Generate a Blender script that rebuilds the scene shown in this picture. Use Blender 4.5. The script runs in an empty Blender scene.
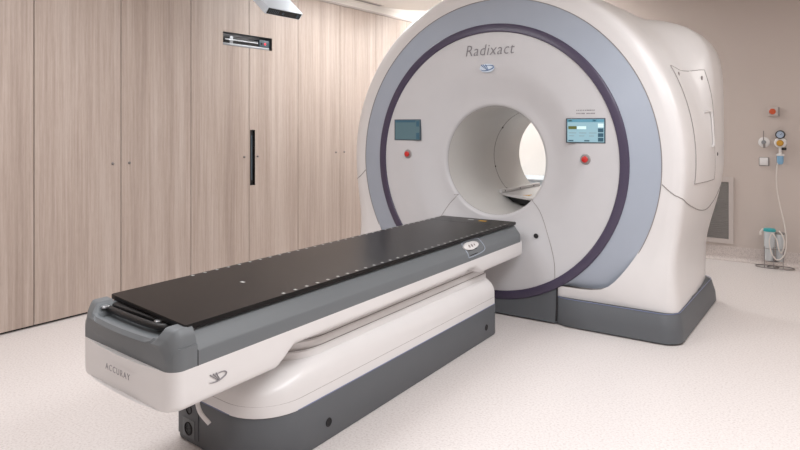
import bpy, bmesh, math, random
from mathutils import Vector, Matrix
from mathutils.bvhtree import BVHTree
from math import pi, sin, cos, sqrt, atan2
random.seed(4)
scn = bpy.context.scene
COL = scn.collection

# ------------------------------------------------------------------ materials
def new_mat(name):
    m = bpy.data.materials.new(name); m.use_nodes = True
    nt = m.node_tree
    return m, nt, nt.nodes['Principled BSDF']

def srgb(r, g, b):
    def f(c):
        c /= 255.0
        return c/12.92 if c <= 0.04045 else ((c+0.055)/1.055)**2.4
    return (f(r), f(g), f(b), 1)

def plain(name, col, rough=0.5, metal=0.0, emit=None, es=0.0, var=0.03, scale=6.0, bump=0.0, coat=0.0, alpha=None, trans=0.0, ior=1.45):
    m, nt, b = new_mat(name)
    b.inputs['Roughness'].default_value = rough
    b.inputs['Metallic'].default_value = metal
    b.inputs['IOR'].default_value = ior
    if coat: b.inputs['Coat Weight'].default_value = coat; b.inputs['Coat Roughness'].default_value = 0.15
    if trans: b.inputs['Transmission Weight'].default_value = trans
    if emit is not None:
        b.inputs['Emission Color'].default_value = emit
        b.inputs['Emission Strength'].default_value = es
    tc = nt.nodes.new('ShaderNodeTexCoord')
    n = nt.nodes.new('ShaderNodeTexNoise'); n.inputs['Scale'].default_value = scale; n.inputs['Detail'].default_value = 4
    mix = nt.nodes.new('ShaderNodeMix'); mix.data_type = 'RGBA'
    mix.inputs['A'].default_value = tuple(max(0, c*(1-var)) for c in col[:3])+(1,)
    mix.inputs['B'].default_value = tuple(min(1, c*(1+var)) for c in col[:3])+(1,)
    nt.links.new(tc.outputs['Object'], n.inputs['Vector'])
    nt.links.new(n.outputs['Fac'], mix.inputs['Factor'])
    nt.links.new(mix.outputs['Result'], b.inputs['Base Color'])
    if bump:
        n2 = nt.nodes.new('ShaderNodeTexNoise'); n2.inputs['Scale'].default_value = 400
        bp = nt.nodes.new('ShaderNodeBump'); bp.inputs['Strength'].default_value = bump; bp.inputs['Distance'].default_value = 0.001
        nt.links.new(tc.outputs['Object'], n2.inputs['Vector'])
        nt.links.new(n2.outputs['Fac'], bp.inputs['Height']); nt.links.new(bp.outputs['Normal'], b.inputs['Normal'])
    return m

M = {}
M['white'] = plain('white_enamel', srgb(224, 221, 220), 0.33, coat=0.25)
M['white_face'] = plain('white_face_enamel', srgb(206, 205, 207), 0.38, coat=0.2)
M['ringgrey'] = plain('blue_grey_enamel', srgb(166, 174, 187), 0.36, coat=0.2)
M['purple'] = plain('purple_trim', srgb(72, 64, 86), 0.4, coat=0.2)
M['plinth'] = plain('charcoal_plinth', srgb(93, 96, 100), 0.5, bump=0.1)
M['slate'] = plain('slate_grey_cover', srgb(108, 112, 115), 0.42, bump=0.1)
M['black'] = plain('black_carbon_table', srgb(26, 24, 24), 0.3, coat=0.0, ior=1.22, var=0.06, scale=3)
M['blackp'] = plain('black_plastic', srgb(27, 26, 27), 0.45)
M['seam'] = plain('seam_dark', srgb(146, 139, 137), 0.8)
M['seamdark'] = plain('gap_black', srgb(40, 38, 40), 0.9)
M['blue'] = plain('blue_edge_reflection', srgb(120, 130, 165), 0.4)  # colour of the bluish reflection painted along the cover joints
M['chrome'] = plain('brushed_steel', srgb(180, 182, 185), 0.3, metal=0.9)
M['mark'] = plain('pale_mark', srgb(190, 190, 190), 0.4)
M['text'] = plain('grey_lettering', srgb(140, 137, 141), 0.5)
M['logo'] = plain('dark_blue_lettering', srgb(70, 105, 150), 0.4)
M['logoplate'] = plain('pale_blue_badge', srgb(214, 226, 240), 0.4)
M['red'] = plain('red_button', srgb(200, 40, 36), 0.35, coat=0.3)
M['orange'] = plain('orange_button', srgb(196, 84, 44), 0.4)
M['collar'] = plain('grey_collar', srgb(165, 160, 160), 0.4, metal=0.4)
M['bezel'] = plain('screen_bezel', srgb(70, 84, 94), 0.4)
M['scr_l'] = plain('screen_dim_teal', srgb(70, 92, 98), 0.35, emit=srgb(96, 122, 130), es=0.35)
M['scr_r'] = plain('screen_pale_blue', srgb(120, 150, 160), 0.35, emit=srgb(160, 198, 210), es=0.45)
M['scr_hdr'] = plain('screen_header_teal', srgb(80, 130, 150), 0.35, emit=srgb(105, 158, 178), es=0.4)
M['scr_dark'] = plain('screen_dark_box', srgb(50, 80, 95), 0.4, emit=srgb(60, 100, 120), es=0.3)
M['scr_olive'] = plain('screen_olive_box', srgb(92, 98, 50), 0.4, emit=srgb(100, 110, 50), es=0.2)
M['scr_light'] = plain('screen_light_box', srgb(200, 225, 225), 0.4, emit=srgb(205, 232, 232), es=0.4)
M['liner'] = plain('bore_liner_white', srgb(216, 214, 211), 0.42)
M['yellow'] = plain('warning_yellow', srgb(214, 160, 40), 0.5)
M['wallpaint'] = plain('greige_wall_paint', srgb(197, 185, 178), 0.75, var=0.015, scale=2, bump=0.15)
M['ceil'] = plain('ceiling_paint', srgb(232, 226, 220), 0.8, var=0.01)
M['vent'] = plain('vent_white', srgb(196, 186, 181), 0.5)
M['louvre'] = plain('vent_louvre_grey', srgb(140, 136, 133), 0.5)
M['counter'] = plain('pale_grey_laminate', srgb(188, 194, 199), 0.5)
M['gauge'] = plain('gauge_face', srgb(170, 185, 205), 0.4)
M['gold'] = plain('ochre_knob', srgb(196, 146, 50), 0.4)
M['bluebottle'] = plain('pale_blue_bottle', srgb(128, 172, 204), 0.3, coat=0.3)
M['canister'] = plain('clear_canister', srgb(222, 226, 228), 0.2, trans=0.2)
M['teal'] = plain('teal_lid', srgb(60, 165, 170), 0.35)
M['hose'] = plain('white_hose', srgb(218, 210, 204), 0.4)
M['wire'] = plain('steel_wire', srgb(140, 134, 132), 0.35, metal=0.7)
M['led'] = plain('red_indicator', srgb(230, 40, 50), 0.4, emit=srgb(255, 60, 70), es=1.5)
M['alu'] = plain('satin_aluminium', srgb(150, 152, 155), 0.4, metal=0.6)
M['podwhite'] = plain('pod_white', srgb(214, 222, 230), 0.4)

def wood_material():
    m, nt, b = new_mat('pale_oak_veneer')
    b.inputs['Roughness'].default_value = 0.42
    L = nt.links
    tc = nt.nodes.new('ShaderNodeTexCoord'); oi = nt.nodes.new('ShaderNodeObjectInfo')
    off = nt.nodes.new('ShaderNodeVectorMath'); off.operation = 'MULTIPLY_ADD'
    comb = nt.nodes.new('ShaderNodeCombineXYZ')
    for i in range(3): L.new(oi.outputs['Random'], comb.inputs[i])
    off.inputs[1].default_value = (13, 29, 17)
    L.new(comb.outputs[0], off.inputs[0]); L.new(tc.outputs['Object'], off.inputs[2])
    def noise(sc, vec, detail=5, rough=0.55):
        mp = nt.nodes.new('ShaderNodeMapping'); mp.inputs['Scale'].default_value = vec
        L.new(off.outputs[0], mp.inputs['Vector'])
        n = nt.nodes.new('ShaderNodeTexNoise'); n.inputs['Scale'].default_value = sc
        n.inputs['Detail'].default_value = detail; n.inputs['Roughness'].default_value = rough
        L.new(mp.outputs[0], n.inputs['Vector']); return n
    n1 = noise(1.0, (1, 7, 0.22), 4, .6)      # broad vertical bands
    n2 = noise(1.0, (1, 55, 1.3), 6, 0.65)   # fine grain
    n3 = noise(1.0, (1, 210, 14), 4, 0.7)   # pores
    a = nt.nodes.new('ShaderNodeMath'); a.operation = 'MULTIPLY_ADD'; a.inputs[1].default_value = 0.38
    L.new(n2.outputs['Fac'], a.inputs[0])
    s = nt.nodes.new('ShaderNodeMath'); s.operation = 'MULTIPLY'; s.inputs[1].default_value = 0.44
    L.new(n1.outputs['Fac'], s.inputs[0]); L.new(s.outputs[0], a.inputs[2])
    a2 = nt.nodes.new('ShaderNodeMath'); a2.operation = 'MULTIPLY_ADD'; a2.inputs[1].default_value = 0.18
    L.new(n3.outputs['Fac'], a2.inputs[0]); L.new(a.outputs[0], a2.inputs[2])
    r = nt.nodes.new('ShaderNodeValToRGB')
    e = r.color_ramp.elements
    e[0].position = 0.34; e[0].color = srgb(156, 139, 128)
    e[1].position = 0.66; e[1].color = srgb(201, 188, 179)
    k = e.new(0.5); k.color = srgb(180, 163, 152)
    L.new(a2.outputs[0], r.inputs['Fac']); L.new(r.outputs[0], b.inputs['Base Color'])
    bp = nt.nodes.new('ShaderNodeBump'); bp.inputs['Strength'].default_value = 0.08; bp.inputs['Distance'].default_value = 0.002
    L.new(n3.outputs['Fac'], bp.inputs['Height']); L.new(bp.outputs['Normal'], b.inputs['Normal'])
    return m
M['wood'] = wood_material()

def speckle_material(name, base, dark, light, rough):
    m, nt, b = new_mat(name)
    b.inputs['Roughness'].default_value = rough
    L = nt.links
    tc = nt.nodes.new('ShaderNodeTexCoord')
    n = nt.nodes.new('ShaderNodeTexNoise'); n.inputs['Scale'].default_value = 85; n.inputs['Detail'].default_value = 3; n.inputs['Roughness'].default_value = 0.7
    L.new(tc.outputs['Object'], n.inputs['Vector'])
    r = nt.nodes.new('ShaderNodeValToRGB'); e = r.color_ramp.elements
    e[0].position = 0.32; e[0].color = dark
    e[1].position = 0.68; e[1].color = light
    k = e.new(0.47); k.color = base
    L.new(n.outputs['Fac'], r.inputs['Fac']); L.new(r.outputs[0], b.inputs['Base Color'])
    return m
M['floor'] = speckle_material('speckled_vinyl', srgb(219, 212, 209), srgb(201, 192, 188), srgb(228, 222, 219), 0.42)
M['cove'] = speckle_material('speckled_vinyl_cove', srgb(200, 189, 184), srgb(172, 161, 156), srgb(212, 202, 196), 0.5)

# ------------------------------------------------------------------ helpers
def link(name, me, mat, parent=None, smooth=True, angle=35):
    if smooth:
        me.polygons.foreach_set('use_smooth', [True]*len(me.polygons))
        me.set_sharp_from_angle(angle=math.radians(angle))
    me.materials.append(M[mat] if isinstance(mat, str) else mat)
    o = bpy.data.objects.new(name, me); COL.objects.link(o)
    if parent: o.parent = parent
    return o

def from_bm(name, bm, mat, parent=None, smooth=True, angle=35):
    bmesh.ops.remove_doubles(bm, verts=bm.verts, dist=1e-5)
    bmesh.ops.recalc_face_normals(bm, faces=bm.faces)
    me = bpy.data.meshes.new(name); bm.to_mesh(me); bm.free()
    return link(name, me, mat, parent, smooth, angle)

def thing(name, label, cat, loc=(0, 0, 0), rz=0, group=None):
    o = bpy.data.objects.new(name, None); COL.objects.link(o)
    o.location = loc; o.rotation_euler = (0, 0, rz); o.empty_display_size = 0.1
    o['label'] = label; o['category'] = cat
    if group: o['group'] = group
    return o

def tag(o, label, cat, group=None):
    o['label'] = label; o['category'] = cat
    if group: o['group'] = group
    return o

def add_box(bm, x0, x1, y0, y1, z0, z1, bev=0.0, seg=2, mat=None):
    vs = [bm.verts.new((x, y, z)) for x in (x0, x1) for y in (y0, y1) for z in (z0, z1)]
    fs = [(0, 1, 3, 2), (4, 6, 7, 5), (0, 4, 5, 1), (2, 3, 7, 6), (0, 2, 6, 4), (1, 5, 7, 3)]
    ff = [bm.faces.new([vs[i] for i in f]) for f in fs]
    if bev:
        es = list({e for f in ff for e in f.edges})
        r = bmesh.ops.bevel(bm, geom=es, offset=bev, segments=seg, affect='EDGES', profile=0.5)
        vs = list({v for f in r['faces'] for v in f.verts} | {v for v in vs if v.is_valid})
    if mat is not None: bmesh.ops.transform(bm, matrix=mat, verts=[v for v in vs if v.is_valid])

def box(name, x0, x1, y0, y1, z0, z1, mat, parent=None, bev=0.0, seg=2):
    bm = bmesh.new(); add_box(bm, x0, x1, y0, y1, z0, z1, bev, seg)
    return from_bm(name, bm, mat, parent, True, 40)

def add_rings(bm, rings, closed=True, cap0=False, cap1=False):
    rs = [[bm.verts.new(p) for p in r] for r in rings]
    n = len(rs[0])
    for a, b in zip(rs, rs[1:]):
        for i in range(n if closed else n-1):
            j = (i+1) % n
            try: bm.faces.new((a[i], a[j], b[j], b[i]))
            except ValueError: pass
    if cap0: bm.faces.new(rs[0][::-1])
    if cap1: bm.faces.new(rs[-1])
    return rs

def lathe(name, prof, mat, parent, axis='Z', center=(0, 0, 0), n=64, angle=35, cap0=False, cap1=False):
    """prof = [(r, h)] turned about an axis through center"""
    bm = bmesh.new(); rings = []
    for r, h in prof:
        ring = []
        for i in range(n):
            a = 2*pi*i/n; u, v = r*cos(a), r*sin(a)
            p = {'Z': (u, v, h), 'Y': (u, h, v), 'X': (h, u, v)}[axis]
            ring.append((p[0]+center[0], p[1]+center[1], p[2]+center[2]))
        rings.append(ring)
    add_rings(bm, rings, True, cap0, cap1)
    return from_bm(name, bm, mat, parent, True, angle)

def add_tube(bm, pts, r, n=8, closed=False):
    pts = [Vector(p) for p in pts]; rings = []; up = None
    m = len(pts)
    for i, p in enumerate(pts):
        if closed: t = (pts[(i+1) % m]-pts[i-1])
        else: t = pts[min(i+1, m-1)]-pts[max(i-1, 0)]
        t.normalize()
        if up is None:
            up = Vector((0, 0, 1)) if abs(t.z) < 0.9 else Vector((1, 0, 0))
        a = t.cross(up)
        if a.length < 1e-5: a = t.orthogonal()
        a.normalize(); b = a.cross(t).normalized(); up = b
        rr = r[i] if isinstance(r, (list, tuple)) else r
        rings.append([p+a*rr*cos(2*pi*k/n)+b*rr*sin(2*pi*k/n) for k in range(n)])
    if closed: rings.append(rings[0])
    add_rings(bm, rings, True, not closed, not closed)

def tube(name, pts, r, mat, parent=None, n=8, closed=False):
    bm = bmesh.new(); add_tube(bm, pts, r, n, closed)
    return from_bm(name, bm, mat, parent, True, 60)

def smooth_path(pts, k=6):
    P = [Vector(p) for p in pts]; out = []
    P = [P[0]*2-P[1]]+P+[P[-1]*2-P[-2]]
    for i in range(1, len(P)-2):
        for j in range(k):
            t = j/k
            out.append(0.5*((2*P[i])+(P[i+1]-P[i-1])*t+(2*P[i-1]-5*P[i]+4*P[i+1]-P[i+2])*t*t+(3*P[i]-P[i-1]-3*P[i+1]+P[i+2])*t**3))
    out.append(P[-2]); return out

def rrect(x0, x1, y0, y1, rad, seg=8, sub=10):
    """rounded rectangle, radii at (x0y0, x1y0, x1y1, x0y1), straight sides subdivided; counter-clockwise"""
    if not isinstance(rad, (list, tuple)): rad = [rad]*4
    cs = [(x0, y0, 1, 1, pi), (x1, y0, -1, 1, 1.5*pi), (x1, y1, -1, -1, 0), (x0, y1, 1, -1, .5*pi)]
    arcs = []
    for (cx, cy, sx, sy, a0), r in zip(cs, rad):
        r = max(r, 1e-4)
        arcs.append([(cx+sx*r+r*cos(a0+pi/2*i/seg), cy+sy*r+r*sin(a0+pi/2*i/seg)) for i in range(seg+1)])
    out = []
    for k in range(4):
        out += arcs[k]
        a, b = arcs[k][-1], arcs[(k+1) % 4][0]
        for i in range(1, sub): t = i/sub; out.append((a[0]+(b[0]-a[0])*t, a[1]+(b[1]-a[1])*t))
    return out

def text_obj(name, s, size, mat, parent, matrix, shear=0.0, depth=0.0006, spacing=1.0, xs=1.0, bold=0.0):
    cu = bpy.data.curves.new(name, 'FONT'); cu.body = s; cu.size = size; cu.shear = shear
    cu.extrude = depth; cu.space_character = spacing; cu.offset = bold; cu.resolution_u = 3
    cu.align_x = 'CENTER'; cu.align_y = 'CENTER'
    t = bpy.data.objects.new('tmp', cu); COL.objects.link(t)
    dg = bpy.context.evaluated_depsgraph_get(); dg.update()
    me = bpy.data.meshes.new_from_object(t.evaluated_get(dg))
    bpy.data.objects.remove(t); bpy.data.curves.remove(cu)
    me.transform(matrix @ Matrix.Diagonal((xs, 1, 1, 1)))
    me.materials.clear()
    return link(name, me, mat, parent, False)

def frame(origin, xa, ya):
    xa = Vector(xa).normalized(); ya = Vector(ya).normalized(); za = xa.cross(ya)
    m = Matrix((xa, ya, za)).transposed().to_4x4(); m.translation = Vector(origin); return m

def emblem(name, mtx, w, mat, parent, plate=None):
    """a swoosh ring crossed by three slanting strokes"""
    if plate:
        bm = bmesh.new()
        ring = lambda s, h: [mtx @ Vector((w*.56*s*cos(2*pi*i/32), w*.30*s*sin(2*pi*i/32)-w*.01, h)) for i in range(32)]
        add_rings(bm, [ring(1, 0), ring(1, .0008), ring(.97, .0012)], True, True, True)
        p = from_bm(name+'_plate', bm, plate, parent)
    bm = bmesh.new()
    h = .0016
    pts = [mtx @ Vector((w*.5*cos(a), w*.17*sin(a)+w*.05*cos(a), h)) for a in [(-2.75+i*(2.75+1.9)/22) for i in range(23)]]
    add_tube(bm, pts, [w*(.012+.022*sin(pi*i/22)) for i in range(23)], 6)
    for dx in (-.30, -.13, .04):
        add_tube(bm, [mtx @ Vector((w*(dx-.14), w*.22, h)), mtx @ Vector((w*(.12+dx*.25), -w*.17, h))], [w*.03, w*.014], 6)
    return from_bm(name, bm, mat, parent)

def struct(o): o['kind'] = 'structure'; return o
# ------------------------------------------------------------------ room shell
XL, XR, YF, YB, ZC = -5.42, 3.2, -2.6, 7.7, 2.92
ZH = 3.10
def slab(name, x0, x1, y0, y1, z0, z1, mat): return struct(box(name, x0, x1, y0, y1, z0, z1, mat))
slab('floor', XL-.1, XR+.1, YF-.1, YB+.1, -.1, 0, 'floor')
bm = bmesh.new()
P = [(XL-.1, YF-.1), (XR+.1, YF-.1), (XR+.1, 6.95), (-3.6, 6.95), (-3.95, 6.94), (-4.22, 6.91), (-4.45, 6.84), (-4.60, 6.70), (-4.71, 6.42), (-4.75, 6.2), (XL-.1, 6.2)]
add_rings(bm, [[(x, y, ZC) for x, y in P], [(x, y, ZH+.1) for x, y in P]], True, True, True)
struct(from_bm('ceiling', bm, 'ceil', None, False))
slab('ceiling_recess', XL-.1, XR+.1, 6.15, YB+.1, ZH, ZH+.1, 'ceil').name = 'ceiling_raised'
slab('wall_left', XL-.1, XL, YF-.1, YB+.1, 0, ZH, 'wallpaint')
slab('wall_right', XR, XR+.1, YF-.1, YB+.1, 0, ZH, 'wallpaint')
slab('wall_front', XL, XR, YF-.1, YF, 0, ZH, 'wallpaint')
slab('wall_back', XL, XR, YB, YB+.1, 0, ZH, 'wallpaint')
# coved skirting: the floor vinyl turned up the back wall
bm = bmesh.new()
prof = [(0, .0)]+[(.045-.045*sin(a), .045-.045*cos(a)) for a in [pi/2*i/6 for i in range(7)]]
prof = [(.05, .001)]+[(.045*(1-sin(pi/2*i/6))+.004, .045*(1-cos(pi/2*i/6))+.001) for i in range(7)]+[(.004, .15), (0, .15), (0, .001)]
add_rings(bm, [[(x, YB-d, z) for d, z in prof] for x in (-4.2+.0, XR)], True, True, True)
struct(from_bm('baseboard_back', bm, 'cove', None, True, 30))

# ------------------------------------------------------------------ built-in cabinets (left)
XD = -4.804
Z0, Z1 = .018, 2.835
edges = [.905, 1.58, 2.253, 2.925, 3.594, 4.268, 4.946, 5.631, 6.315, 6.99, 7.66]
def door_mesh(y0, y1, holes):
    ys = sorted({y0, y1} | {min(max(h[i], y0), y1) for h in holes for i in (0, 1)})
    zs = sorted({Z0, Z1} | {h[i] for h in holes for i in (2, 3)})
    def solid(i, j):
        if i < 0 or j < 0 or i >= len(ys)-1 or j >= len(zs)-1: return False
        cy, cz = (ys[i]+ys[i+1])/2, (zs[j]+zs[j+1])/2
        return not any(h[0] < cy < h[1] and h[2] < cz < h[3] for h in holes)
    bm = bmesh.new(); xf, xb = XD, XD-.02
    q = lambda *p: bm.faces.new([bm.verts.new(v) for v in p])
    for i in range(len(ys)-1):
        for j in range(len(zs)-1):
            if not solid(i, j): continue
            a, b, c, d = ys[i], ys[i+1], zs[j], zs[j+1]
            q((xf, a, c), (xf, b, c), (xf, b, d), (xf, a, d)); q((xb, a, c), (xb, a, d), (xb, b, d), (xb, b, c))
            if not solid(i-1, j): q((xf, a, c), (xf, a, d), (xb, a, d), (xb, a, c))
            if not solid(i+1, j): q((xf, b, c), (xb, b, c), (xb, b, d), (xf, b, d))
            if not solid(i, j-1): q((xf, a, c), (xb, a, c), (xb, b, c), (xf, b, c))
            if not solid(i, j+1): q((xf, a, d), (xf, b, d), (xb, b, d), (xb, a, d))
    return bm
NICHE = (3.95, 4.571, 2.212, 2.338); SLOT = (4.280, 4.345, .868, 1.412)
labels = ['tall pale wood cabinet at the far left edge of the photo, cut by the frame',
          'tall pale wood double-door cabinet left of the one with the niche, two tiny lock knobs',
          'tall pale wood double-door cabinet with a horizontal niche and black upright slot',
          'tall pale wood double-door cabinet between the niche cabinet and the scanner, two small knobs',
          'tall pale wood double-door cabinet mostly hidden behind the big round scanner']
for k in range(5):
    ya, ym, yb = edges[2*k], edges[2*k+1], edges[2*k+2]
    cab = thing('built_in_cabinet', labels[k], 'cabinet', (0, 0, 0), 0, 'tall cabinets along the left wall')
    cab.location = (XD-.3, ym, 0)
    def loc(o, r=cab):
        o.data.transform(Matrix.Translation(-Vector(r.location))); return o
    loc(box('carcass', XD-.58, XD-.17, ya+.002, yb-.002, .0, Z1+.005, 'wallpaint', cab))
    loc(box('gap_panel', XD-.16, XD-.13, ya+.002, yb-.002, .0, Z1+.005, 'seamdark', cab))
    for s, (a, b) in enumerate(((ya, ym), (ym, yb))):
        holes = [h for h in (NICHE, SLOT) if h[0] < b and h[1] > a]
        d = loc(from_bm('door', door_mesh(a+.0036, b-.0036, holes), 'wood', cab, False))
        e = loc(box('door_edge_backing', XD-.045, XD-.02, a+.006, b-.006, Z0, NICHE[2]-.02, 'wood', d)) if False else None
        y = ym+(-.072 if s == 0 else .072)
        if k == 2: y = ym+(-.062 if s == 0 else .110)
        kn = lathe('knob', [(.0, .014), (.006, .014), (.008, .012), (.008, .004), (.012, .002), (.012, 0)], 'wire', d, 'X', (XD, y, 1.15), 16)
        loc(kn)
    if k == 2:
        for nm, h, dep in (('niche_liner', NICHE, .11), ('slot_liner', SLOT, .08)):
            bm = bmesh.new(); t = .004
            a, b, c, dd = h; x0, x1 = XD-dep, XD-.001
            add_box(bm, x0, x0+t, a-t, b+t, c-t, dd+t)
            add_box(bm, x0+t, x1, a-t, a, c-t, dd+t); add_box(bm, x0+t, x1, b, b+t, c-t, dd+t)
            add_box(bm, x0+t, x1, a, b, c-t, c); add_box(bm, x0+t, x1, a, b, dd, dd+t)
            o = from_bm(nm, bm, 'alu' if nm[0] == 'n' else 'blackp', cab, False); loc(o)
    else:
        pass
# toe line and top fillet
struct(box('trim_1', XD-.02, XD+.004, .905, 7.66, 2.84, 2.86, 'vent'))
struct(box('trim_4', XD-.02, XD+.001, .905, 7.66, 2.861, ZC, 'ceil'))
struct(box('trim_5', XD-.02, XD+.001, 6.2, 7.66, ZC+.001, ZH, 'ceil'))
struct(box('trim_2', XD-.055, XD-.03, .905, 7.66, 0, .02, 'seamdark'))
# end filler behind camera side of the run
slab('wall_left_return', XL, XD-.02, YF, .90, 0, ZC, 'wallpaint').name = 'trim_3'

# laser projector in the niche
la = thing('laser_projector', 'slim silver and black laser projector with red lamp inside the wooden cabinet niche', 'laser projector', (XD-.05, 4.26, NICHE[2]))
box('rail', -.03, .035, -.295, .29, .003, .026, 'alu', la, .002)
box('body', -.05, .02, -.29, .155, .03, .085, 'blackp', la, .004)
box('end_block', -.05, .03, .16, .295, .028, .10, 'bezel', la, .004)
box('clamp', -.03, .032, -.215, -.175, .026, .095, 'alu', la, .003)
tube('glass_rod', [(.028, -.27, .06), (.028, .14, .06)], .008, 'chrome', la, 8)
lathe('indicator_lamp', [(.0, .006), (.009, .005), (.011, 0)], 'led', la, 'X', (.03, .235, .062), 16)
lathe('socket', [(.0, .003), (.009, .003), (.011, 0)], 'seamdark', la, 'X', (.03, .19, .062), 16)
# dark module standing in the slot
sl = thing('slot_laser', 'narrow black upright module set in the vertical cabinet slot', 'laser projector', (XD-.04, 4.3125, SLOT[2]))
box('housing', -.03, .025, -.026, .026, .002, .54, 'blackp', sl, .003)
box('window', .025, .028, -.006, .006, .05, .49, 'bezel', sl)

# ceiling hung camera pod
pod = thing('camera_pod', 'white ceiling-hung camera pod with a dark lens front, top left of photo', 'camera', (-4.02, 3.97, 2.425))
pm = Matrix.Rotation(math.radians(42), 4, 'Y')   # local +X tilts down towards the couch
def podobj(name, bm, mat): bmesh.ops.transform(bm, matrix=pm, verts=bm.verts); return from_bm(name, bm, mat, pod, True, 40)
bm = bmesh.new(); add_box(bm, -.36, 0, -.21, .21, -.035, .035, .006, 3); podobj('housing', bm, 'podwhite')
bm = bmesh.new(); add_box(bm, 0, .004, -.198, .198, -.028, .028, .002, 1); podobj('front_window', bm, 'blackp')
for y, r in ((.155, .016), (-.02, .012)):
    bm = bmesh.new(); add_rings(bm, [[(h, y+rr*cos(2*pi*i/20), rr*sin(2*pi*i/20)) for i in range(20)] for rr, h in ((r, .004), (r, .010), (r*.7, .010), (r*.5, .006))], True, True, True)
    podobj('lens', bm, 'bezel')
bm = bmesh.new()
for i in range(6): add_box(bm, .004, .006, -.18+i*.02, -.172+i*.02, -.018, .018)
podobj('grille', bm, 'bezel')
bm = bmesh.new(); add_box(bm, -.30, -.20, -.05, .05, .190, ZC-2.425, .004, 1)
from_bm('ceiling_arm', bm, 'podwhite', pod)

# ceiling strip vent beside the cabinets
cv = thing('ceiling_slot_vent', 'narrow grey linear air slot in the ceiling above the cabinets', 'vent', (-4.68, 5.85, ZC))
box('frame', -.04, .04, -.42, .42, -.006, 0, 'vent', cv, .001)
box('slot', -.022, .022, -.40, .40, -.008, -.006, 'louvre', cv)

# ------------------------------------------------------------------ scanner gantry (local: x from axis, y back from face, z up)
GX, GY, CZ = -2.307, 4.497, 1.178
g = thing('radiotherapy_gantry', 'big white ring-shaped radiotherapy scanner with round bore, two screens and purple ring', 'medical scanner', (GX, GY, 0))
def ringpt(r, a, y): return (r*cos(a), y, CZ+r*sin(a))
# face disc with a shallow dish round the bore
prof = [(.430, .095), (.433, .080), (.443, .070), (.460, .066)]+[(.460+.30*t, .066*(1-(3*t*t-2*t**3))) for t in [i/10 for i in range(1, 11)]]+[(.9, -.001), (1.004, 0), (1.010, .008)]
face = lathe('front_face', prof, 'white_face', g, 'Y', (0, 0, CZ), 128, 40)
# bore tube
lathe('bore_liner', [(.430, .095), (.430, .93)], 'liner', g, 'Y', (0, 0, CZ), 96)
lathe('rear_bore_liner', [(.430, .936), (.430, 1.49), (.44, 1.515), (.47, 1.50)], 'liner', g, 'Y', (0, 0, CZ), 96)
lathe('bore_joint', [(.4302, .929), (.4285, .931), (.4285, .935), (.4302, .937)], 'seam', g, 'Y', (0, 0, CZ), 96)
for a in (.65, -.25, -.80):
    for s in (1,):
        aa = pi-a
        lathe('bore_screw', [(0, .0), (.007, .0), (.009, .004)], 'seam', g, 'Y', (.427*cos(aa), .925, CZ+.427*sin(aa)), 12)
lathe('bore_rim_seam', [(.4302, .094), (.4288, .0955), (.4302, .097)], 'seam', g, 'Y', (0, 0, CZ), 96)
# purple ring
lathe('trim_ring', [(1.004, .02), (1.005, -.006), (1.010, -.011), (1.060, -.011), (1.067, -.007), (1.070, .0), (1.071, .03)], 'purple', g, 'Y', (0, 0, CZ), 160, 40)
# blue-grey ring, cut off at the lower housing
ZL = .278
def clipR(a, R, z=ZL-.0, rc=.07):
    """radius of the circle R clipped at height z, with softened corners"""
    s = sin(a)
    if s >= 0: return R
    rl = (CZ-z)/-s
    k = 34
    return (R**-k+rl**-k)**(-1/k)
N = 192
A = [-pi/2+2*pi*(i+.5)/N for i in range(N)]
bm = bmesh.new()
rings = []
for t in (0, .15, .5, .85, 1.0):
    rings.append([ringpt(1.068+(clipR(a, 1.268)-1.068)*t if clipR(a, 1.268) > 1.068 else 1.04+.0*t, a, .004+.048*t) for a in A])
add_rings(bm, rings)
from_bm('grey_ring', bm, 'ringgrey', g)
bm = bmesh.new()
pts = [ringpt(clipR(a, 1.268)+.001, a, .051) for a in A if clipR(a, 1.268) > 1.07]
add_tube(bm, [p for p in pts if p[0] > 0][:], .0028, 6); add_tube(bm, [p for p in pts if p[0] < 0][:], .0028, 6)
from_bm('ring_seam', bm, 'seam', g)

# housing shell
def sm(t): t = min(max(t, 0), 1); return t*t*(3-2*t)
ZB = .20
def section(R, H, n, ww, wb, inset=0.0):
    R -= inset; H -= inset; ww -= inset; wb -= inset
    out = []
    nu, nl, nb = 72, 22, 20
    for i in range(nu+1):
        a = pi*i/nu
        r = (abs(cos(a)/R)**n+abs(sin(a)/H)**n)**(-1/n)
        out.append((r*cos(a), CZ+r*sin(a)))
    def w(z):
        if z > .50: return ww+(R-ww)*sm((z-.50)/(CZ-.50))**.8 if z < CZ else R
        return ww+(wb-ww)*sm((.50-z)/.30)
    for i in range(1, nl+1):
        z = CZ+(ZB-CZ)*i/nl; out.append((-w(z), z))
    for i in range(1, nb): out.append((-w(ZB)+2*w(ZB)*i/nb, ZB))
    for i in range(nl): z = ZB+(CZ-ZB)*i/nl; out.append((w(z), z))
    return out
def inner():
    out = []; nu, nl, nb = 72, 22, 20; R = 1.268
    xb = sqrt(R*R-(CZ-ZL)**2)
    for i in range(nu+1): a = pi*i/nu; out.append((R*cos(a), CZ+R*sin(a)))
    low = []
    for i in range(1, nl+1):
        z = CZ+(ZL-CZ)*i/nl; low.append((-sqrt(max(R*R-(CZ-z)**2, 0)), z))
    out += low
    for i in range(1, nb): out.append((-xb+2*xb*i/nb, ZL))
    out += [(-x, z) for x, z in ([low[-1]]+low[:-1][::-1])]
    res = []
    for x, z in out:
        a = atan2(z-CZ, x); r = clipR(a, 1.268)-.004
        res.append((r*cos(a), CZ+r*sin(a)))
    return res
WW = 1.335
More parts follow.
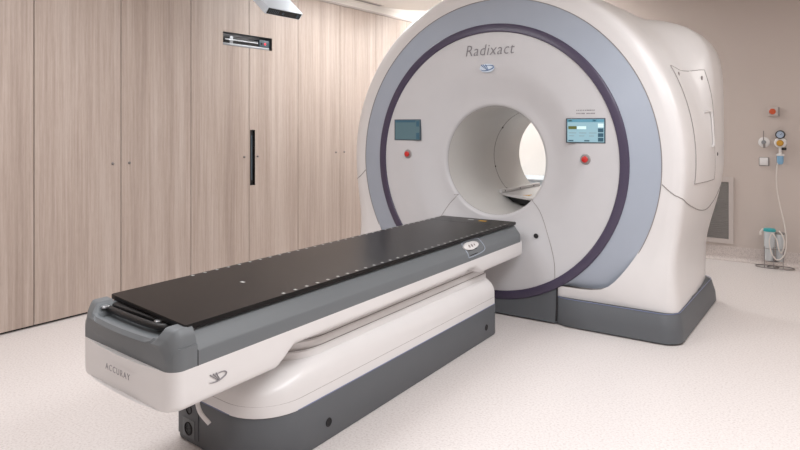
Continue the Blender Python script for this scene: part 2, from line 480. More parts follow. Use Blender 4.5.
st = [(.062, 1.41, 1.41, 2, WW, 1.33, .035), (.080, 1.41, 1.41, 2, WW+.005, 1.352, .010), (.112, 1.412, 1.412, 2, WW+.01, 1.366, .0),
      (.18, 1.422, 1.422, 2, WW+.012, 1.368, 0), (.40, 1.440, 1.440, 2, WW+.01, 1.366, 0), (.58, 1.452, 1.452, 2.0, WW+.01, 1.36, 0),
      (.68, 1.457, 1.38, 2.3, WW+.01, 1.36, 0), (.76, 1.458, 1.22, 3.4, WW+.01, 1.36, 0), (.84, 1.458, 1.15, 5.5, WW+.01, 1.355, 0), (.95, 1.458, 1.14, 6.2, WW+.01, 1.355, 0),
      (1.20, 1.457, 1.135, 6.4, WW+.005, 1.345, 0), (1.38, 1.453, 1.13, 6.4, WW, 1.335, .0), (1.45, 1.453, 1.13, 6.2, WW, 1.335, .03),
      (1.487, 1.453, 1.12, 6, WW, 1.335, .09), (1.50, 1.453, 1.12, 5, WW, 1.335, .18)]
rings = [[(x, .053, z) for x, z in inner()]]
rings.append([(x+(x2-x)*.55, .053-.012*0, z+(z2-z)*.55) for (x, z), (x2, z2) in zip(inner(), section(*st[0][1:]))])
def ydent(y, z):  # the lower front stands a little proud of the ring
    return y-.054*sm((.75-z)/.45)*max(0, 1-y/.3)-.16*sm((.95-z)/.7)*max(0, (y-.8)/.7)
for y, R, H, n, ww, wb, ins in st:
    rings.append([(x, ydent(y, z), z) for x, z in section(R, H, n, ww, wb, ins)])
rings[0] = [(x, .053-(.053-.002)*sm((.62-z)/.3), z) for x, y, z in rings[0]]
rings[1] = [(x, ydent(.056, z), z) for x, y, z in rings[1]]
last = rings[-1]
rings.append([(.47*cos(atan2(z-CZ, x)), 1.50, CZ+.47*sin(atan2(z-CZ, x))) for x, y, z in last])
bm = bmesh.new(); add_rings(bm, rings)
shell = from_bm('housing_shell', bm, 'white', g, True, 50)
bm = bmesh.new(); bm.from_mesh(shell.data); BVH = BVHTree.FromBMesh(bm); bm.free()
def onside(y, z, s=1, off=0.0):
    h = BVH.ray_cast(Vector((s*2.5, y, z)), Vector((-s, 0, 0)))
    return h[0]+h[1]*(off if h[1].x*s > 0 else -off)
def onfront(x, z, off=0.0):
    h = BVH.ray_cast(Vector((x, -1, z)), Vector((0, 1, 0)))
    return h[0]+h[1]*(off if h[1].y < 0 else -off)
def snap(p, off=0.0):
    q, nn, _, _ = BVH.find_nearest(Vector(p))
    if nn.dot(Vector((q.x, 0, q.z-CZ))+Vector((0, (q.y-.8)*1.0, 0))) < 0: nn = -nn
    return q+nn*off
# parting seam between upper and lower shells, both sides
for s in (1, -1):
    raw = smooth_path([(1.27, .05, 1.055), (1.33, .06, 1.00), (1.42, .14, .935), (1.46, .38, .865), (1.46, .62, .82), (1.46, .86, .80), (1.46, 1.06, .82), (1.46, 1.22, .87), (1.46, 1.38, .96)], 16)
    tube('shell_seam', [snap((s*p[0], p[1], p[2]), .0012) for p in raw], .0032, 'seam', g, 6)
# service panels on the right flank
def patch(name, corners, off, thick, mat, nu=14, nv=14, round_=.0):
    a, b, c, d = [Vector(p) for p in corners]
    bm = bmesh.new(); top = []; bot = []
    for i in range(nu+1):
        u = i/nu; rt = []; rb = []
        for j in range(nv+1):
            v = j/nv
            p = (a*(1-u)+b*u)*(1-v)+(d*(1-u)+c*u)*v
            rt.append(bm.verts.new(snap(p, off+thick))); rb.append(bm.verts.new(snap(p, off-.004)))
        top.append(rt); bot.append(rb)
    for i in range(nu):
        for j in range(nv): bm.faces.new((top[i][j], top[i+1][j], top[i+1][j+1], top[i][j+1]))
    border = [(i, 0) for i in range(nu)]+[(nu, j) for j in range(nv)]+[(i, nv) for i in range(nu, 0, -1)]+[(0, j) for j in range(nv, 0, -1)]
    for k in range(len(border)):
        (i, j), (i2, j2) = border[k], border[(k+1) % len(border)]
        bm.faces.new((top[i][j], bot[i][j], bot[i2][j2], top[i2][j2]))
    return from_bm(name, bm, mat, g, True, 45)
PANEL = [(1.258, .37, 1.887), (1.405, .778, 1.873), (1.451, .923, 1.042), (1.424, .296, 1.049)]
ap = patch('access_panel', PANEL, 0, .004, 'white')
def edge_pts(cs, off, k=12):
    out = []
    for i in range(4):
        p, q = Vector(cs[i]), Vector(cs[(i+1) % 4])
        for j in range(k): out.append(snap(p+(q-p)*j/k, off))
    return out
tube('access_panel_seam', edge_pts(PANEL, .0036, 30), .0026, 'seam', g, 6, True)
LATCH = [(1.296, .446, 1.826), (1.399, .734, 1.81)]
for p in LATCH:
    q = snap(p, .004)
    bm = bmesh.new(); bmesh.ops.create_icosphere(bm, subdivisions=2, radius=.012, matrix=Matrix.Translation(q) @ Matrix.Diagonal((.6, 1, 1.5, 1)))
    from_bm('panel_latch', bm, 'seam', g)
HREC = [(1.43, .655, 1.555), (1.451, .748, 1.55), (1.459, .765, 1.42), (1.462, .788, 1.31), (1.462, .74, 1.300)]
tube('panel_handle', [snap(p, .012) for p in smooth_path(HREC, 6)], .008, 'white', g, 8)
SOCK = (1.462, 1.034, 1.231)
q = snap(SOCK, .0)
bm = bmesh.new(); bmesh.ops.create_icosphere(bm, subdivisions=2, radius=.012, matrix=Matrix.Translation(q) @ Matrix.Diagonal((.5, 1, 1.3, 1)))
from_bm('side_socket', bm, 'seamdark', g)
# plinth
def pl(y0, y1, hw, r): return rrect(-hw, hw, y0, y1, r, 8, 16)
bm = bmesh.new()
lay = [(.006, 1.396, -.035, 1.425, .12), (.014, 1.405, -.044, 1.435, .12), (.09, 1.400, -.036, 1.42, .12), (.186, 1.380, -.020, 1.375, .12), (.197, 1.372, -.012, 1.36, .12)]
add_rings(bm, [[(x, y, z) for x, y in pl(y0, y1, hw, r)] for z, hw, y0, y1, r in lay], True, True, True)
# cut the middle: the central foot sits further back -> push verts of the front middle back
for v in bm.verts:
    if v.co.y < .1 and abs(v.co.x) < .545: v.co.y = max(v.co.y, .03)
from_bm('plinth', bm, 'plinth', g, True, 40)
bm = bmesh.new()
add_rings(bm, [[(x, y, z) for x, y in pl(.03, 1.35, 1.33, .12)] for z in (.0, .02)], True, True, True)
from_bm('plinth_foot', bm, 'seamdark', g)
bm = bmesh.new()
add_tube(bm, [(x, y, .199) for x, y in pl(-.016, 1.368, 1.376, .12)], .0022, 6, True)
for v in bm.verts:
    if v.co.y < .1 and abs(v.co.x) < .56: v.co.y += .06
from_bm('plinth_edge_reflection', bm, 'blue', g)  # bluish reflection along the plinth top, modelled as a thin coloured line
# central foot below the ring
bm = bmesh.new()
fr = []; nseg = 24
for i in range(nseg+1):
    x = -.55+1.1*i/nseg; fr.append((x, CZ-sqrt(1.025**2-x*x)))
top = [bm.verts.new((x, .006, z)) for x, z in fr]; mid = [bm.verts.new((x, -.004, .12)) for x, z in fr]; bot = [bm.verts.new((x, -.026, .012)) for x, z in fr]
tb = [bm.verts.new((x, .06, z)) for x, z in fr]; bb = [bm.verts.new((x, .06, .012)) for x, z in fr]
for i in range(nseg):
    for r0, r1 in ((top, mid), (mid, bot), (tb, top), (bot, bb)): bm.faces.new((r0[i], r0[i+1], r1[i+1], r1[i]))
for i in (0, nseg): bm.faces.new((top[i], mid[i], bot[i], bb[i], tb[i]))
from_bm('front_foot_cover', bm, 'plinth', g, True, 40)
for s in (1, -1):
    tube('foot_cover_gap', [(s*.552, -.022, .026), (s*.552, -.006, .12), (s*.552, .0, .265)], .006, 'seamdark', g, 6)
# removable lower face cover: seams from the ring to the bore
def onface(x, z):
    r = sqrt(x*x+(z-CZ)**2)
    for (r0, y0), (r1, y1) in zip(prof_face, prof_face[1:]):
        if r0 <= r <= r1: return (x, y0+(y1-y0)*(r-r0)/(r1-r0)-.0006, z)
    return (x, -.0006, z)
prof_face = prof
for s in (1, -1):
    pp = smooth_path([(s*.535, 0, .330), (s*.53, 0, .45), (s*.50, 0, .58), (s*.455, 0, .70), (s*.40, 0, .80), (s*.345, 0, .865), (s*.318, 0, .893)], 6)
    tube('cover_seam', [onface(p[0], p[2]) for p in pp], .002, 'seam', g, 6)
lathe('cover_screw', [(0, -.003), (.015, -.003), (.018, .0), (.018, .003)], 'seamdark', g, 'Y', (.385, .002, .628), 20)
# lettering and badge on the face
text_obj('name_lettering', 'Radixact', .125, 'text', g, frame((-.005, -.004, 2.043-.0), (1, 0, 0), (0, 0, 1)), shear=.22, spacing=1.06, xs=.93, bold=-.0012)
emblem('badge', frame((-.02, -.003, 1.905), (1, 0, 0), (0, 0, 1)), .115, 'logo', g, 'logoplate')
# screens
def screen(cx, w, on):
    z0, z1 = 1.328, 1.506; zc = 1.417
    f = box('display', cx-w/2, cx+w/2, -.006, .012, z0, z1, 'bezel', g, .003)
    b = .012
    box('screen_glass', cx-w/2+b, cx+w/2-b*.7, -.0075, -.005, z0+b*.6, z1-b*.6, 'scr_r' if on else 'scr_l', f)
    xl, xr = cx-w/2+b, cx+w/2-b*.7
    def seg(n, x0, x1, a, c, m): box(n, xl+(xr-xl)*x0, xl+(xr-xl)*x1, -.0085, -.0074, z0+(z1-z0)*a, z0+(z1-z0)*c, m, f)
    if on:
        seg('header_bar', 0, 1, .84, .955, 'scr_hdr'); seg('header_icon', .03, .13, .87, .93, 'yellow'); seg('header_icon', .70, .78, .865, .935, 'scr_dark')
        seg('status_box', .03, .26, .56, .68, 'scr_olive'); seg('value_box', .27, .52, .56, .68, 'scr_light')
        seg('menu_button', .84, .985, .63, .78, 'scr_light')
        for a in (.44, .25, .07): seg('menu_button', .84, .985, a, a+.15, 'scr_dark')
        for x in (.03, .47): seg('soft_key', x, x+.14, .07, .12, 'scr_dark')
        for x in (.05, .33, .60): seg('readout_line', x, x+.20, .40, .415, 'text')
        for x in (.05, .33, .60): seg('readout_line', x, x+.14, .28, .295, 'text')
    else:
        seg('header_bar', 0, .84, .86, .955, 'scr_dark')
        for a, c in ((.66, .92), (.07, .36)): seg('menu_button', .87, .99, a, c, 'scr_dark')
    return f
screen(-.776, .268, False); screen(.763, .286, True)
for x in (-.772, .763):
    e = lathe('emergency_button', [(0, -.028), (.015, -.027), (.022, -.023), (.023, -.016), (.018, -.014), (.018, -.006)], 'red', g, 'Y', (x, 0, 1.212), 28)
    lathe('button_collar', [(.018, -.008), (.034, -.007), (.038, -.002), (.038, .004)], 'collar', e, 'Y', (x, 0, 1.212), 28)
# little rating label above the right screen
lb = box('rating_label', .685, .845, -.0012, .002, 1.525, 1.585, 'white_face', g)
for z, k in ((1.562, 11), (1.540, 13)):
    bm = bmesh.new(); x = .697
    for i in range(k):
        w = random.uniform(.006, .010)
        if not (k == 13 and i == 6): add_box(bm, x, x+w, -.0020, -.0011, z-.004, z+.004)
        x += .136/k
    from_bm('label_print', bm, 'text', lb, False)
# bridge plate inside the rear of the bore
bm = bmesh.new()
P = [(-.275, .76), (-.13, .66), (.10, .52), (.275, .52), (.275, 1.64), (-.275, 1.64)]
add_rings(bm, [[(x, y, .826) for x, y in P], [(x, y, .846) for x, y in P]], True, True, True)
bmesh.ops.bevel(bm, geom=[e for e in bm.edges], offset=.003, segments=2, affect='EDGES')
from_bm('bore_bridge', bm, 'white', g, True, 40)
bm = bmesh.new(); P = [(-.235, .80), (-.10, .71), (.10, .58), (.24, .58), (.24, 1.5), (-.235, 1.5)]
add_rings(bm, [[(x, y, .772) for x, y in P], [(x, y, .826) for x, y in P]], True, True, True)
from_bm('bridge_bracket', bm, 'blackp', g, False)
br = box('bridge_rail', -.285, -.25, .74, 1.60, .847, .878, 'white', g, .004)
for y in (.80, 1.12, 1.44):
    lathe('rail_screw', [(0, -.249), (.007, -.249), (.009, -.2515)], 'seamdark', br, 'X', (0, y, .863), 12).data.transform(Matrix.Translation((0, 0, 0)))
bm = bmesh.new()
tri = [(-.03, .69), (.045, .66), (.022, .77)]
add_rings(bm, [[(x, y, .846) for x, y in tri], [(x, y, .8475) for x, y in tri]], True, True, True)
from_bm('warning_sticker', bm, 'yellow', g, False)

# ------------------------------------------------------------------ couch (local: x to the right, y towards gantry)
c = thing('treatment_couch', 'long white and slate grey patient couch with glossy black table top leading into scanner', 'treatment couch', (-2.255, 1.355, 0), .030)
LEN = 3.03; HW = .345
def lerp_tab(tab, v):
    if v <= tab[0][0]: return tab[0][1]
    for (a, p), (b, q) in zip(tab, tab[1:]):
        if v <= b: t = (v-a)/(b-a); return p+(q-p)*t
    return tab[-1][1]
def corner_w(y, y0, y1, r0, r1):
    w = HW
    if y < y0+r0: d = (y0+r0-y)/r0; w -= r0*(1-sqrt(max(0, 1-d*d)))
    if y > y1-r1: d = (y-(y1-r1))/r1; w -= r1*(1-sqrt(max(0, 1-d*d)))
    return w
def bow(x, y): return .030*(x/HW)**2*max(0, 1-y/.25)-.105*x*max(0, 1-y/1.2)
def skew(o, k=.105, y0=0, L=1.2):
    for v in o.data.vertices: v.co.y -= k*v.co.x*max(0, 1-(v.co.y-y0)/L)
    return o
def ystations(y0, y1, r0, r1, extra):
    ys = [y0+r0*(1-cos(pi/2*i/7)) for i in range(8)]+[y1-r1*(1-cos(pi/2*i/6)) for i in range(7)]+extra
    return sorted(set(round(y, 5) for y in ys if y0 <= y <= y1))
zdiv = .590
zbot = [(0, .447), (.51, .450), (.53, .455), (.62, .518), (2.16, .520), (2.22, .530), (2.31, .530), (2.40, .482), (3.03, .482)]
# white arm shell
ys = ystations(0, LEN+.06, .05, .03, [.15, .3, .42, .51, .53, .56, .59, .62, 1.0, 1.5, 2.1, 2.16, 2.19, 2.22, 2.26, 2.31, 2.34, 2.37, 2.40, 2.6])
def arm_sec(y):
    w = corner_w(y, 0, LEN+.06, .05, .03); zb = lerp_tab(zbot, y); out = []
    pr = [(w, zdiv), (w, (zdiv+zb)/2), (w, zb+.022), (w-.004, zb+.010), (w-.012, zb+.003), (w-.025, zb)]
    k = [(x, z) for x, z in pr]+[(w*.5, zb), (0, zb), (-w*.5, zb)]+[(-x, z) for x, z in pr[::-1]]+[(-w*.5, zdiv), (0, zdiv), (w*.5, zdiv)]
    return [(x, y+bow(x, y), z) for x, z in k]
bm = bmesh.new(); add_rings(bm, [arm_sec(y) for y in ys], True, True, True)
arm = from_bm('arm_shell', bm, 'white', c, True, 40)
# slate side cover behind the foot cap
YC = .112
def cov_sec(y, w):
    k = [(w, zdiv), (w, .640), (w-.004, .648), (w-.048, .706), (w-.058, .714), (w-.085, .716), (.2, .700), (0, .700)]
    k = k+[(-x, z) for x, z in k[::-1][1:]]
    return [(x, y+bow(x, y), z) for x, z in k]
ys2 = ystations(YC, LEN+.06, .003, .07, [.8, 1.6, 2.4])
bm = bmesh.new(); add_rings(bm, [cov_sec(y, corner_w(y, YC, LEN+.06, .003, .07)) for y in ys2], True, True, True)
from_bm('side_cover', bm, 'slate', c, True, 40)
# foot cap with raised shoulders and dipped centre
def cap_top(x, w, y):
    a = abs(x)/w
    hump = .730-.05*sm((a-.90)/.10)-.055*sm((.74-a)/.10)
    front = .683-.020*sm((y-.02)/.06) if a < .74 else None
    z = hump
    lip = .688 if y < .03 else .672
    z = max(z-(.040*sm((.045-y)/.045) if a > .70 else 0), lip if a < .9 else 0)
    if a > .97: z = min(z, .668)
    return z
ys3 = sorted(set(ystations(0, YC, .05, .002, [.012, .06, .075, .09])))
bm = bmesh.new(); rg = []
for y in ys3:
    w = corner_w(y, 0, YC, .05, .002); row = []
    xs = [1, .995, .98, .96, .93, .9, .86, .82, .78, .74, .71, .68, .64, .5, .3, 0]
    xs = xs+[-x for x in xs[::-1][1:]]
    up = []
    for u in xs:
        x = u*w; z = cap_top(x, w, y)
        edge = 1-abs(u)
        if abs(u) > .9:
            z = min(z, .650+ (.050+.030*sm(y/.045))*sqrt(max(0, 1-((abs(u)-.9)/.1)**2)))
        zf = z - .014*max(0, 1-y/.012)
        up.append((x, y+bow(x, y), zf))
    row = [(w, y+bow(w, y), zdiv)]+up+[(-w, y+bow(-w, y), zdiv)]
    rg.append(row)
add_rings(bm, rg, True, True, True)
cap = from_bm('foot_cap', bm, 'slate', c, True, 40)
tube('cap_seam', [(x, YC+bow(x, YC), z) for x, z in ((HW+.0004, zdiv), (HW+.0004, .645), (HW-.004, .650), (HW-.047, .7065), (HW-.07, .716))], .0016, 'seamdark', c, 6)
# division line between white and slate
# black table top with longer second layer
TW = .313
bm = bmesh.new()
o1 = rrect(-TW, TW, .120, LEN+.005, .012, 4, 14)
o2 = rrect(-TW+.002, TW-.002, .122, LEN+.003, .010, 4, 14)
o3 = rrect(-TW+.025, TW-.025, .142, LEN-.02, .010, 4, 14)
add_rings(bm, [[(x, y, z) for x, y in o] for o, z in ((o3, .712), (o2, .716), (o1, .718), (o1, .734), (o2, .736))], True, True, True)
top = skew(from_bm('table_top', bm, 'black', c, True, 30), .19)
# bar handle under the foot end
hb = tube('end_handle', smooth_path([(-.265, .22, .700), (-.272, .12, .700), (-.262, .062, .700), (-.21, .047, .700), (0, .040, .700), (.12, .044, .700), (.165, .058, .700), (.176, .10, .700), (.176, .20, .700)], 6), .0135, 'blackp', c, 10); hb.data.transform(Matrix.Translation((0, .045, 0))); skew(hb)
skew(box('handle_tray', -.27, .18, .112, .34, .686, .714, 'blackp', c, .006))
for x in (-.235, .115):
    lathe('handle_clip', [(0, .716), (.014, .716), (.017, .713), (.017, .707), (0, .706)], 'chrome', hb, 'Z', (x, .100, 0), 18)
# index marks along both edges
mk = None
for s in (1, -1):
    for i in range(32):
        y = .585+.0735*i
        if s < 0: y += 0
        if mk is None:
            bm = bmesh.new(); add_box(bm, -.007, .007, -.0065, .0065, 0, .0008, 0)
            mk = from_bm('index_mark', bm, 'mark', top, False); mk.location = (s*(TW-.018), y, .736)
        else:
            m2 = mk.copy(); COL.objects.link(m2); m2.parent = top; m2.location = (s*(TW-.018), y, .736)
box('centre_label', -.012, .012, .62, .634, .736, .7366, 'mark', top)
box('tip_line', -TW+.003, TW-.003, 2.80, 2.803, .7358, .7364, 'blackp', top)
box('white_tip_label', -.045, .0, 2.94, 2.965, .736, .7366, 'mark', top)
box('yellow_tip_label', .055, .115, 2.92, 2.955, .736, .7366, 'yellow', top)
# hand controller pocket on the right side
py0, py1 = 2.165, 2.44
def side_xz(z):
    return HW if z < .645 else HW-.004-.044*(z-.648)/.058 if z < .706 else HW-.048
def sidep(y, z, off=0): return (side_xz(z)+off*.9, y, z+off*.3)
pts = smooth_path([(py0+.02, .700), (py0+.03, .622), (py0+.06, .610), (py1-.03, .628), (py1, .650), (py1-.012, .690), (py1-.04, .704), (py0+.08, .706)], 5)
kp = None
loop = [sidep(p[0], p[1], .001) for p in [(q[0], q[1]) for q in smooth_path([(a, b, 0) for a, b in [(py0+.02, .700), (py0+.03, .628), (py0+.06, .614), (py1-.04, .622), (py1-.004, .646), (py1-.010, .690), (py1-.05, .706), (py0+.06, .706), (py0+.02, .700)]], 5)]]
pk = tube('control_pocket', loop, .0035, 'ringgrey', c, 6)
bm = bmesh.new()
ov = []
for i in range(28):
    a = 2*pi*i/28; ov.append((py0+.11+.10*cos(a), .678+.021*sin(a)*(1 if cos(a) > 0 else 1.1)))
add_rings(bm, [[sidep(y, z, -.004) for y, z in ov], [sidep(y, z, .010) for y, z in ov], [sidep(py0+.11+(y-py0-.11)*.93, .676+(z-.676)*.9, .013) for y, z in ov]], True, True, True)
kp = from_bm('control_keypad', bm, 'white', c, True, 40)
for i, (yy, rr) in enumerate(((.075, .010), (.110, .010), (.145, .007))):
    bm = bmesh.new(); add_rings(bm, [[sidep(py0+yy+rr*cos(2*pi*k/14), .677+rr*.9*sin(2*pi*k/14), h) for k in range(14)] for h in (.012, .0145)], True, True, True)
    from_bm('key', bm, 'seam', kp)
bm = bmesh.new(); q = [(py0+.055, .656), (py0+.17, .656), (py0+.165, .624), (py0+.06, .622)]
add_rings(bm, [[sidep(y, z, h) for y, z in q] for h in (-.002, .0015)], True, True, True)
from_bm('pocket_opening', bm, 'seamdark', c, False)
# lettering: foot face and side
text_obj('foot_lettering', 'ACCURAY', .034, 'text', c, frame((.012, -.0045, .530), (1, -.12, 0), (0, 0, 1)), spacing=1.3, xs=1.0, bold=-.0002)
emblem('side_emblem', frame((HW+.0005, .185, .521), (0, 1, 0), (0, 0, 1)), .082, 'text', c)
# base: skirt, cover and telescoping column
B0, B1, BH = .468, 2.715, .315
def brr(i, d=0): return rrect(-BH+i, BH-i, B0+i+d, B1-i, [.05, .26, .07, .07], 10, 14)
bm = bmesh.new()
add_rings(bm, [[(x, y, z) for x, y in brr(i)] for i, z in ((.004, .003), (.0, .010), (0, .205), (.003, .212))], True, True, True)
sk = from_bm('base_skirt', bm, 'plinth', c, True, 40)
bm = bmesh.new(); add_rings(bm, [[(x, y, z) for x, y in brr(.02)] for z in (0, .006)], True, True, True)
from_bm('base_foot', bm, 'seamdark', c)
bm = bmesh.new(); add_tube(bm, [(x, y, .214) for x, y in brr(.003)], .0024, 6, True); from_bm('skirt_edge_reflection', bm, 'blue', c)  # bluish reflection round the skirt top, drawn as a coloured tube
bm = bmesh.new()
lay = [(.003, 0, .213), (.004, 0, .30), (.010, .005, .325), (.022, .015, .352), (.044, .03, .378), (.055, .045, .39)]
def crr(i, d): return rrect(-BH+i, BH-i, B0+i+d*2.0, B1-i*.6, [.06, .24, .07, .07], 10, 14)
add_rings(bm, [[(x, y, z) for x, y in crr(i, d)] for i, d, z in lay], True, True, True)
from_bm('base_cover', bm, 'white', c, True, 50)
bm = bmesh.new(); add_tube(bm, [(x, y, .262) for x, y in crr(.0045, 0)], .0015, 6, True); from_bm('cover_seam', bm, 'seam', c)
for nm, i, d, z0, z1 in (('lower_column', .055, .065, .385, .425), ('middle_column', .065, .072, .425, .462), ('upper_column', .075, .08, .462, .512)):
    bm = bmesh.new()
    add_rings(bm, [[(x, y, z) for x, y in crr(i+e, d)] for e, z in ((0, z0), (0, z1-.006), (.006, z1))], True, True, True)
    from_bm(nm, bm, 'white', c, True, 50)
    bm = bmesh.new(); add_tube(bm, [(x, y, z1+.0005) for x, y in crr(i+.008, d)], .0022, 6, True); from_bm(nm+'_seam', bm, 'seam', c)
box('column_head', -.25, .25, .95, 2.45, .50, .524, 'white', c)
# connector panel on the foot end of the skirt
cp = box('connector_panel', -.285, -.125, B0-.006, B0+.01, .03, .20, 'plinth', c, .003)
box('panel_frame', -.245, -.150, B0-.009, B0-.005, .03, .115, 'slate', cp, .002)
lathe('socket', [(.0, .0), (.017, .0), (.020, -.004), (.022, -.004), (.022, .006)], 'seamdark', cp, 'Y', (-.195, B0-.006, .158), 20)
lathe('socket', [(.0, .0), (.024, .0), (.027, -.004), (.030, -.004), (.030, .006)], 'seamdark', cp, 'Y', (-.195, B0-.009, .072), 20)
for y in (.86, 2.52):
    lathe('skirt_socket', [(0, .001), (.014, .001), (.017, .004), (.020, .003), (.021, -.004)], 'seamdark', c, 'X', (BH, y, .085), 20)
for o in list(c.children):
    if o.name.split('.')[0] in ('base_skirt', 'base_foot', 'skirt_edge_reflection', 'base_cover', 'cover_seam', 'lower_column', 'middle_column', 'upper_column', 'lower_column_seam', 'middle_column_seam', 'upper_column_seam', 'connector_panel'):
        if o.name == 'cover_seam' and o.parent is not c: continue
        for q in [o]+list(o.children): skew(q, .115, .475, 1.0)
# hanging cable end
tube('hanging_cable', smooth_path([(-.06, .50, .46), (-.055, .44, .36), (-.035, .40, .29), (.0, .385, .235), (.05, .395, .190)], 8), .0095, 'white', c, 8)

# ------------------------------------------------------------------ back wall fittings
YW = YB
# air grille
v = thing('air_grille', 'tall white louvred return air grille low on the wall behind the scanner', 'vent', (-1.27, YW, .18))
bm = bmesh.new()
for a in ((-.28, .245, -.016, 0, 0, .05), (-.28, .245, -.016, 0, .665, .72), (-.28, -.23, -.016, 0, .05, .665), (.20, .245, -.016, 0, .05, .665)): add_box(bm, *a)
from_bm('grille_frame', bm, 'vent', v, False)
box('backing', -.24, .21, -.004, 0, .04, .67, 'louvre', v)
bm = bmesh.new()
for i in range(30):
    z = .06+i*.0205
    add_box(bm, -.23, .20, -.004, .004, -.001, .001, mat=Matrix.Translation((0, -.009, z)) @ Matrix.Rotation(.7, 4, 'X'))
from_bm('louvres', bm, 'louvre', v, False)
# red emergency switch
e = thing('wall_emergency_switch', 'square white wall switch with a big red-orange push button, above the gauge', 'switch', (-.652, YW, 1.60))
box('back_box', -.045, .050, -.055, 0, -.045, .045, 'vent', e, .004)
box('hinge_side', .042, .054, -.056, -.002, -.044, .044, 'seam', e, .002)
lathe('push_button', [(0, -.078), (.022, -.077), (.030, -.070), (.030, -.055)], 'orange', e, 'Y', (-.005, 0, 0), 24)
# vacuum outlet with lever
o = thing('gas_outlet', 'round white wall gas outlet with a thin upright lever left of the gauge', 'gas outlet', (-.738, YW, 1.280))
lathe('rosette', [(0, -.03), (.040, -.03), (.052, -.022), (.055, 0)], 'white', o, 'Y', (0, 0, 0), 28)
lathe('nozzle', [(0, -.06), (.018, -.06), (.022, -.05), (.022, -.03)], 'alu', o, 'Y', (0, 0, 0), 20)
tube('lever', [(0, -.05, .01), (0, -.055, .12)], .0045, 'wire', o, 8)
tube('release_tab', [(.004, -.05, -.01), (.008, -.055, -.06)], .011, 'wire', o, 8)
# suction regulator with gauge
r = thing('suction_regulator', 'wall suction regulator with round gauge, ochre knob and pale blue bottle', 'regulator', (-.588, YW, 1.278))
lathe('wall_body', [(0, -.06), (.045, -.06), (.055, -.05), (.058, 0)], 'white', r, 'Y', (0, 0, 0), 28)
lathe('knob', [(0, -.10), (.026, -.10), (.032, -.09), (.032, -.06)], 'gold', r, 'Y', (0, 0, -.004), 24)
gg = lathe('gauge', [(.034, -.068), (.036, -.074), (.043, -.072), (.045, -.03), (0, -.03)], 'blackp', r, 'Y', (0, 0, .083), 28)
lathe('dial', [(0, -.069), (.035, -.069)], 'gauge', gg, 'Y', (0, 0, .083), 28)
bm = bmesh.new(); add_tube(bm, [(0, -.071, .083), (.016, -.071, .094)], .002, 6); from_bm('needle', bm, 'blackp', gg)
tube('neck', [(0, -.05, -.05), (0, -.05, -.115)], .014, 'white', r, 12)
box('side_valve', .012, .055, -.065, -.035, -.075, -.05, 'blackp', r, .004)
lathe('bottle_cap', [(0, -.112), (.028, -.112), (.036, -.118), (.036, -.135), (0, -.135)], 'white', r, 'Z', (0, -.05, 0), 20)
lathe('bottle', [(.028, -.135), (.031, -.14), (.030, -.20), (.022, -.222), (0, -.226)], 'bluebottle', r, 'Z', (0, -.05, 0), 20)
# blank plate
o = thing('wall_plate', 'small square white blank wall plate below the gas outlet', 'wall plate', (-.738, YW, 1.078))
box('plate', -.042, .036, -.014, 0, -.040, .040, 'white', o, .004)
box('plate_frame', -.046, .048, -.008, 0, -.048, .044, 'seam', o, .003)
# canisters on wire stand
s = thing('suction_canister', 'clear twin suction canister with teal lid in a wire stand on the floor', 'canister', (-.64, YW-.16, 0))
cl = lathe('canister_jar', [(0, .075), (.042, .075), (.046, .09), (.052, .36), (.054, .375)], 'canister', s, 'Z', (-.035, 0, 0), 28)
lathe('canister_lid', [(.054, .372), (.058, .374), (.058, .392), (.045, .402), (0, .404)], 'teal', s, 'Z', (-.035, 0, 0), 28)
lathe('second_jar', [(0, .075), (.034, .075), (.037, .09), (.040, .35)], 'canister', s, 'Z', (.058, .01, 0), 24)
lathe('second_lid', [(.040, .348), (.043, .35), (.043, .365), (.0, .372)], 'louvre', s, 'Z', (.058, .01, 0), 24)
tube('lid_spout', [(-.09, -.02, .395), (-.115, -.03, .36), (-.112, -.03, .335)], .010, 'hose', s, 8)
for cx, rx, ry in ((-.055, .105, .075), (.065, .12, .075)):
    tube('stand_ring', [(cx+rx*cos(2*pi*i/28), ry*sin(2*pi*i/28), .006+.004) for i in range(28)], .005, 'wire', s, 6, True)
for x in (-.075, .008, .09):
    tube('stand_upright', [(x, -.048, .01), (x, -.048, .20), (x, -.046, .22)], .004, 'wire', s, 6)
tube('stand_hoop', [(.01+.095*cos(2*pi*i/28), .06*sin(2*pi*i/28), .20) for i in range(28)], .003, 'wire', s, 6, True)
lathe('stand_base', [(0, .075), (.06, .075), (.06, .070), (0, .070)], 'wire', s, 'Z', (0, 0, 0), 20)
# hose from regulator to canister with a coil
hs = smooth_path([(-0.595, YW-.055, 1.10), (-0.618, YW-.06, 1.02), (-0.618, YW-.07, .82), (-0.590, YW-.08, .64), (-0.550, YW-.10, .46), (-0.525, YW-.18, .30), (-0.538, YW-.22, .16), (-0.590, YW-.235, .10), (-0.640, YW-.235, .14), (-0.670, YW-.235, .27), (-0.645, YW-.235, .36), (-0.605, YW-.235, .30), (-0.590, YW-.235, .22), (-0.565, YW-.22, .17), (-0.540, YW-.21, .26), (-0.555, YW-.20, .34), (-0.590, YW-.17, .385)], 8)
tag(tube('suction_hose', hs, .0065, 'hose', None, 8), 'translucent white hose hanging from the regulator and looping at the canister', 'hose')
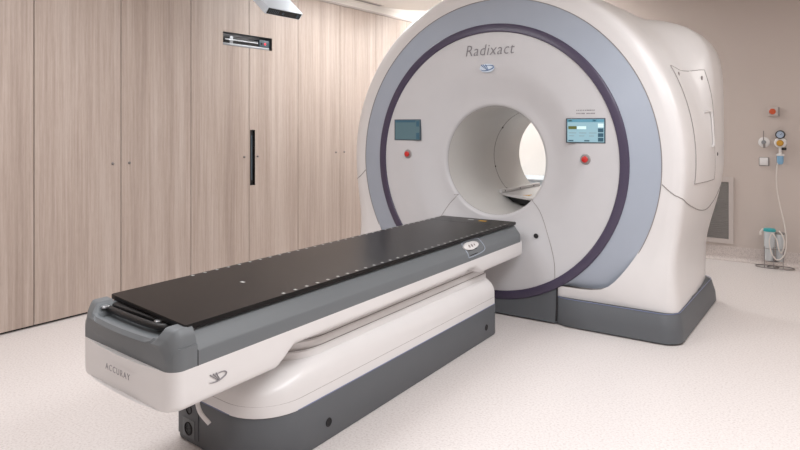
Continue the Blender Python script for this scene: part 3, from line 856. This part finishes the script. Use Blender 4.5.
# white panel added to brighten the back wall seen through the bore
struct(box('added_white_panel', XL, -2.65, YB-.012, YB, .15, ZH, 'ceil')).name = 'added_panel'
# low counter behind scanner, seen through the bore
k = thing('low_counter', 'pale grey low counter glimpsed through the scanner bore', 'counter', (-3.2, 7.42, 0))
box('body', -.9, .9, -.25, .27, .0, .80, 'counter', k, .004)
box('worktop', -.92, .92, -.28, .275, .80, .82, 'counter', k, .006)

# ------------------------------------------------------------------ lights
def area(name, loc, sx, sy, power, rot=(0, 0, 0), col=(1, .97, .94)):
    l = bpy.data.lights.new(name, 'AREA'); l.shape = 'RECTANGLE'; l.size = sx; l.size_y = sy; l.energy = power; l.color = col
    o = bpy.data.objects.new(name, l); COL.objects.link(o); o.location = loc; o.rotation_euler = rot
    return o
cool = (.96, .975, 1)
area('ceiling_lamp', (0, 2.6, 2.90), 1.2, 3.0, 88, col=cool)
area('ceiling_lamp', (-3.1, 1.6, 2.90), 1.2, 2.4, 60, col=cool)
area('ceiling_lamp', (1.4, 5.4, 2.90), 1.2, 1.8, 30, col=(1, .97, .94))
area('ceiling_lamp', (-3.5, 7.1, 3.07), 1.6, .7, 75, col=(.95, .98, 1))
area('ceiling_lamp', (-3.85, 5.4, 2.90), .5, 1.8, 42, col=(.95, .98, 1))
area('ceiling_lamp', (.3, -.8, 2.90), 2.4, 1.4, 45, col=cool)

w = bpy.data.worlds.new('world'); scn.world = w; w.use_nodes = True
w.node_tree.nodes['Background'].inputs[0].default_value = (.9, .92, 1, 1); w.node_tree.nodes['Background'].inputs[1].default_value = .3

# ------------------------------------------------------------------ camera
cam = bpy.data.cameras.new('camera'); co = bpy.data.objects.new('camera', cam); COL.objects.link(co)
cam.sensor_width = 36; cam.lens = 36*640/800
co.location = (0, 0, 1.45); co.rotation_euler = (pi/2, 0, atan2(450, 640))
cam.shift_y = -(225-126)/800
cam.clip_start = .05
scn.camera = co
scn.view_settings.view_transform = 'Standard'; scn.view_settings.look = 'None'
scn.view_settings.gamma = 1; scn.view_settings.use_curve_mapping = False
scn.view_settings.exposure = 0.0
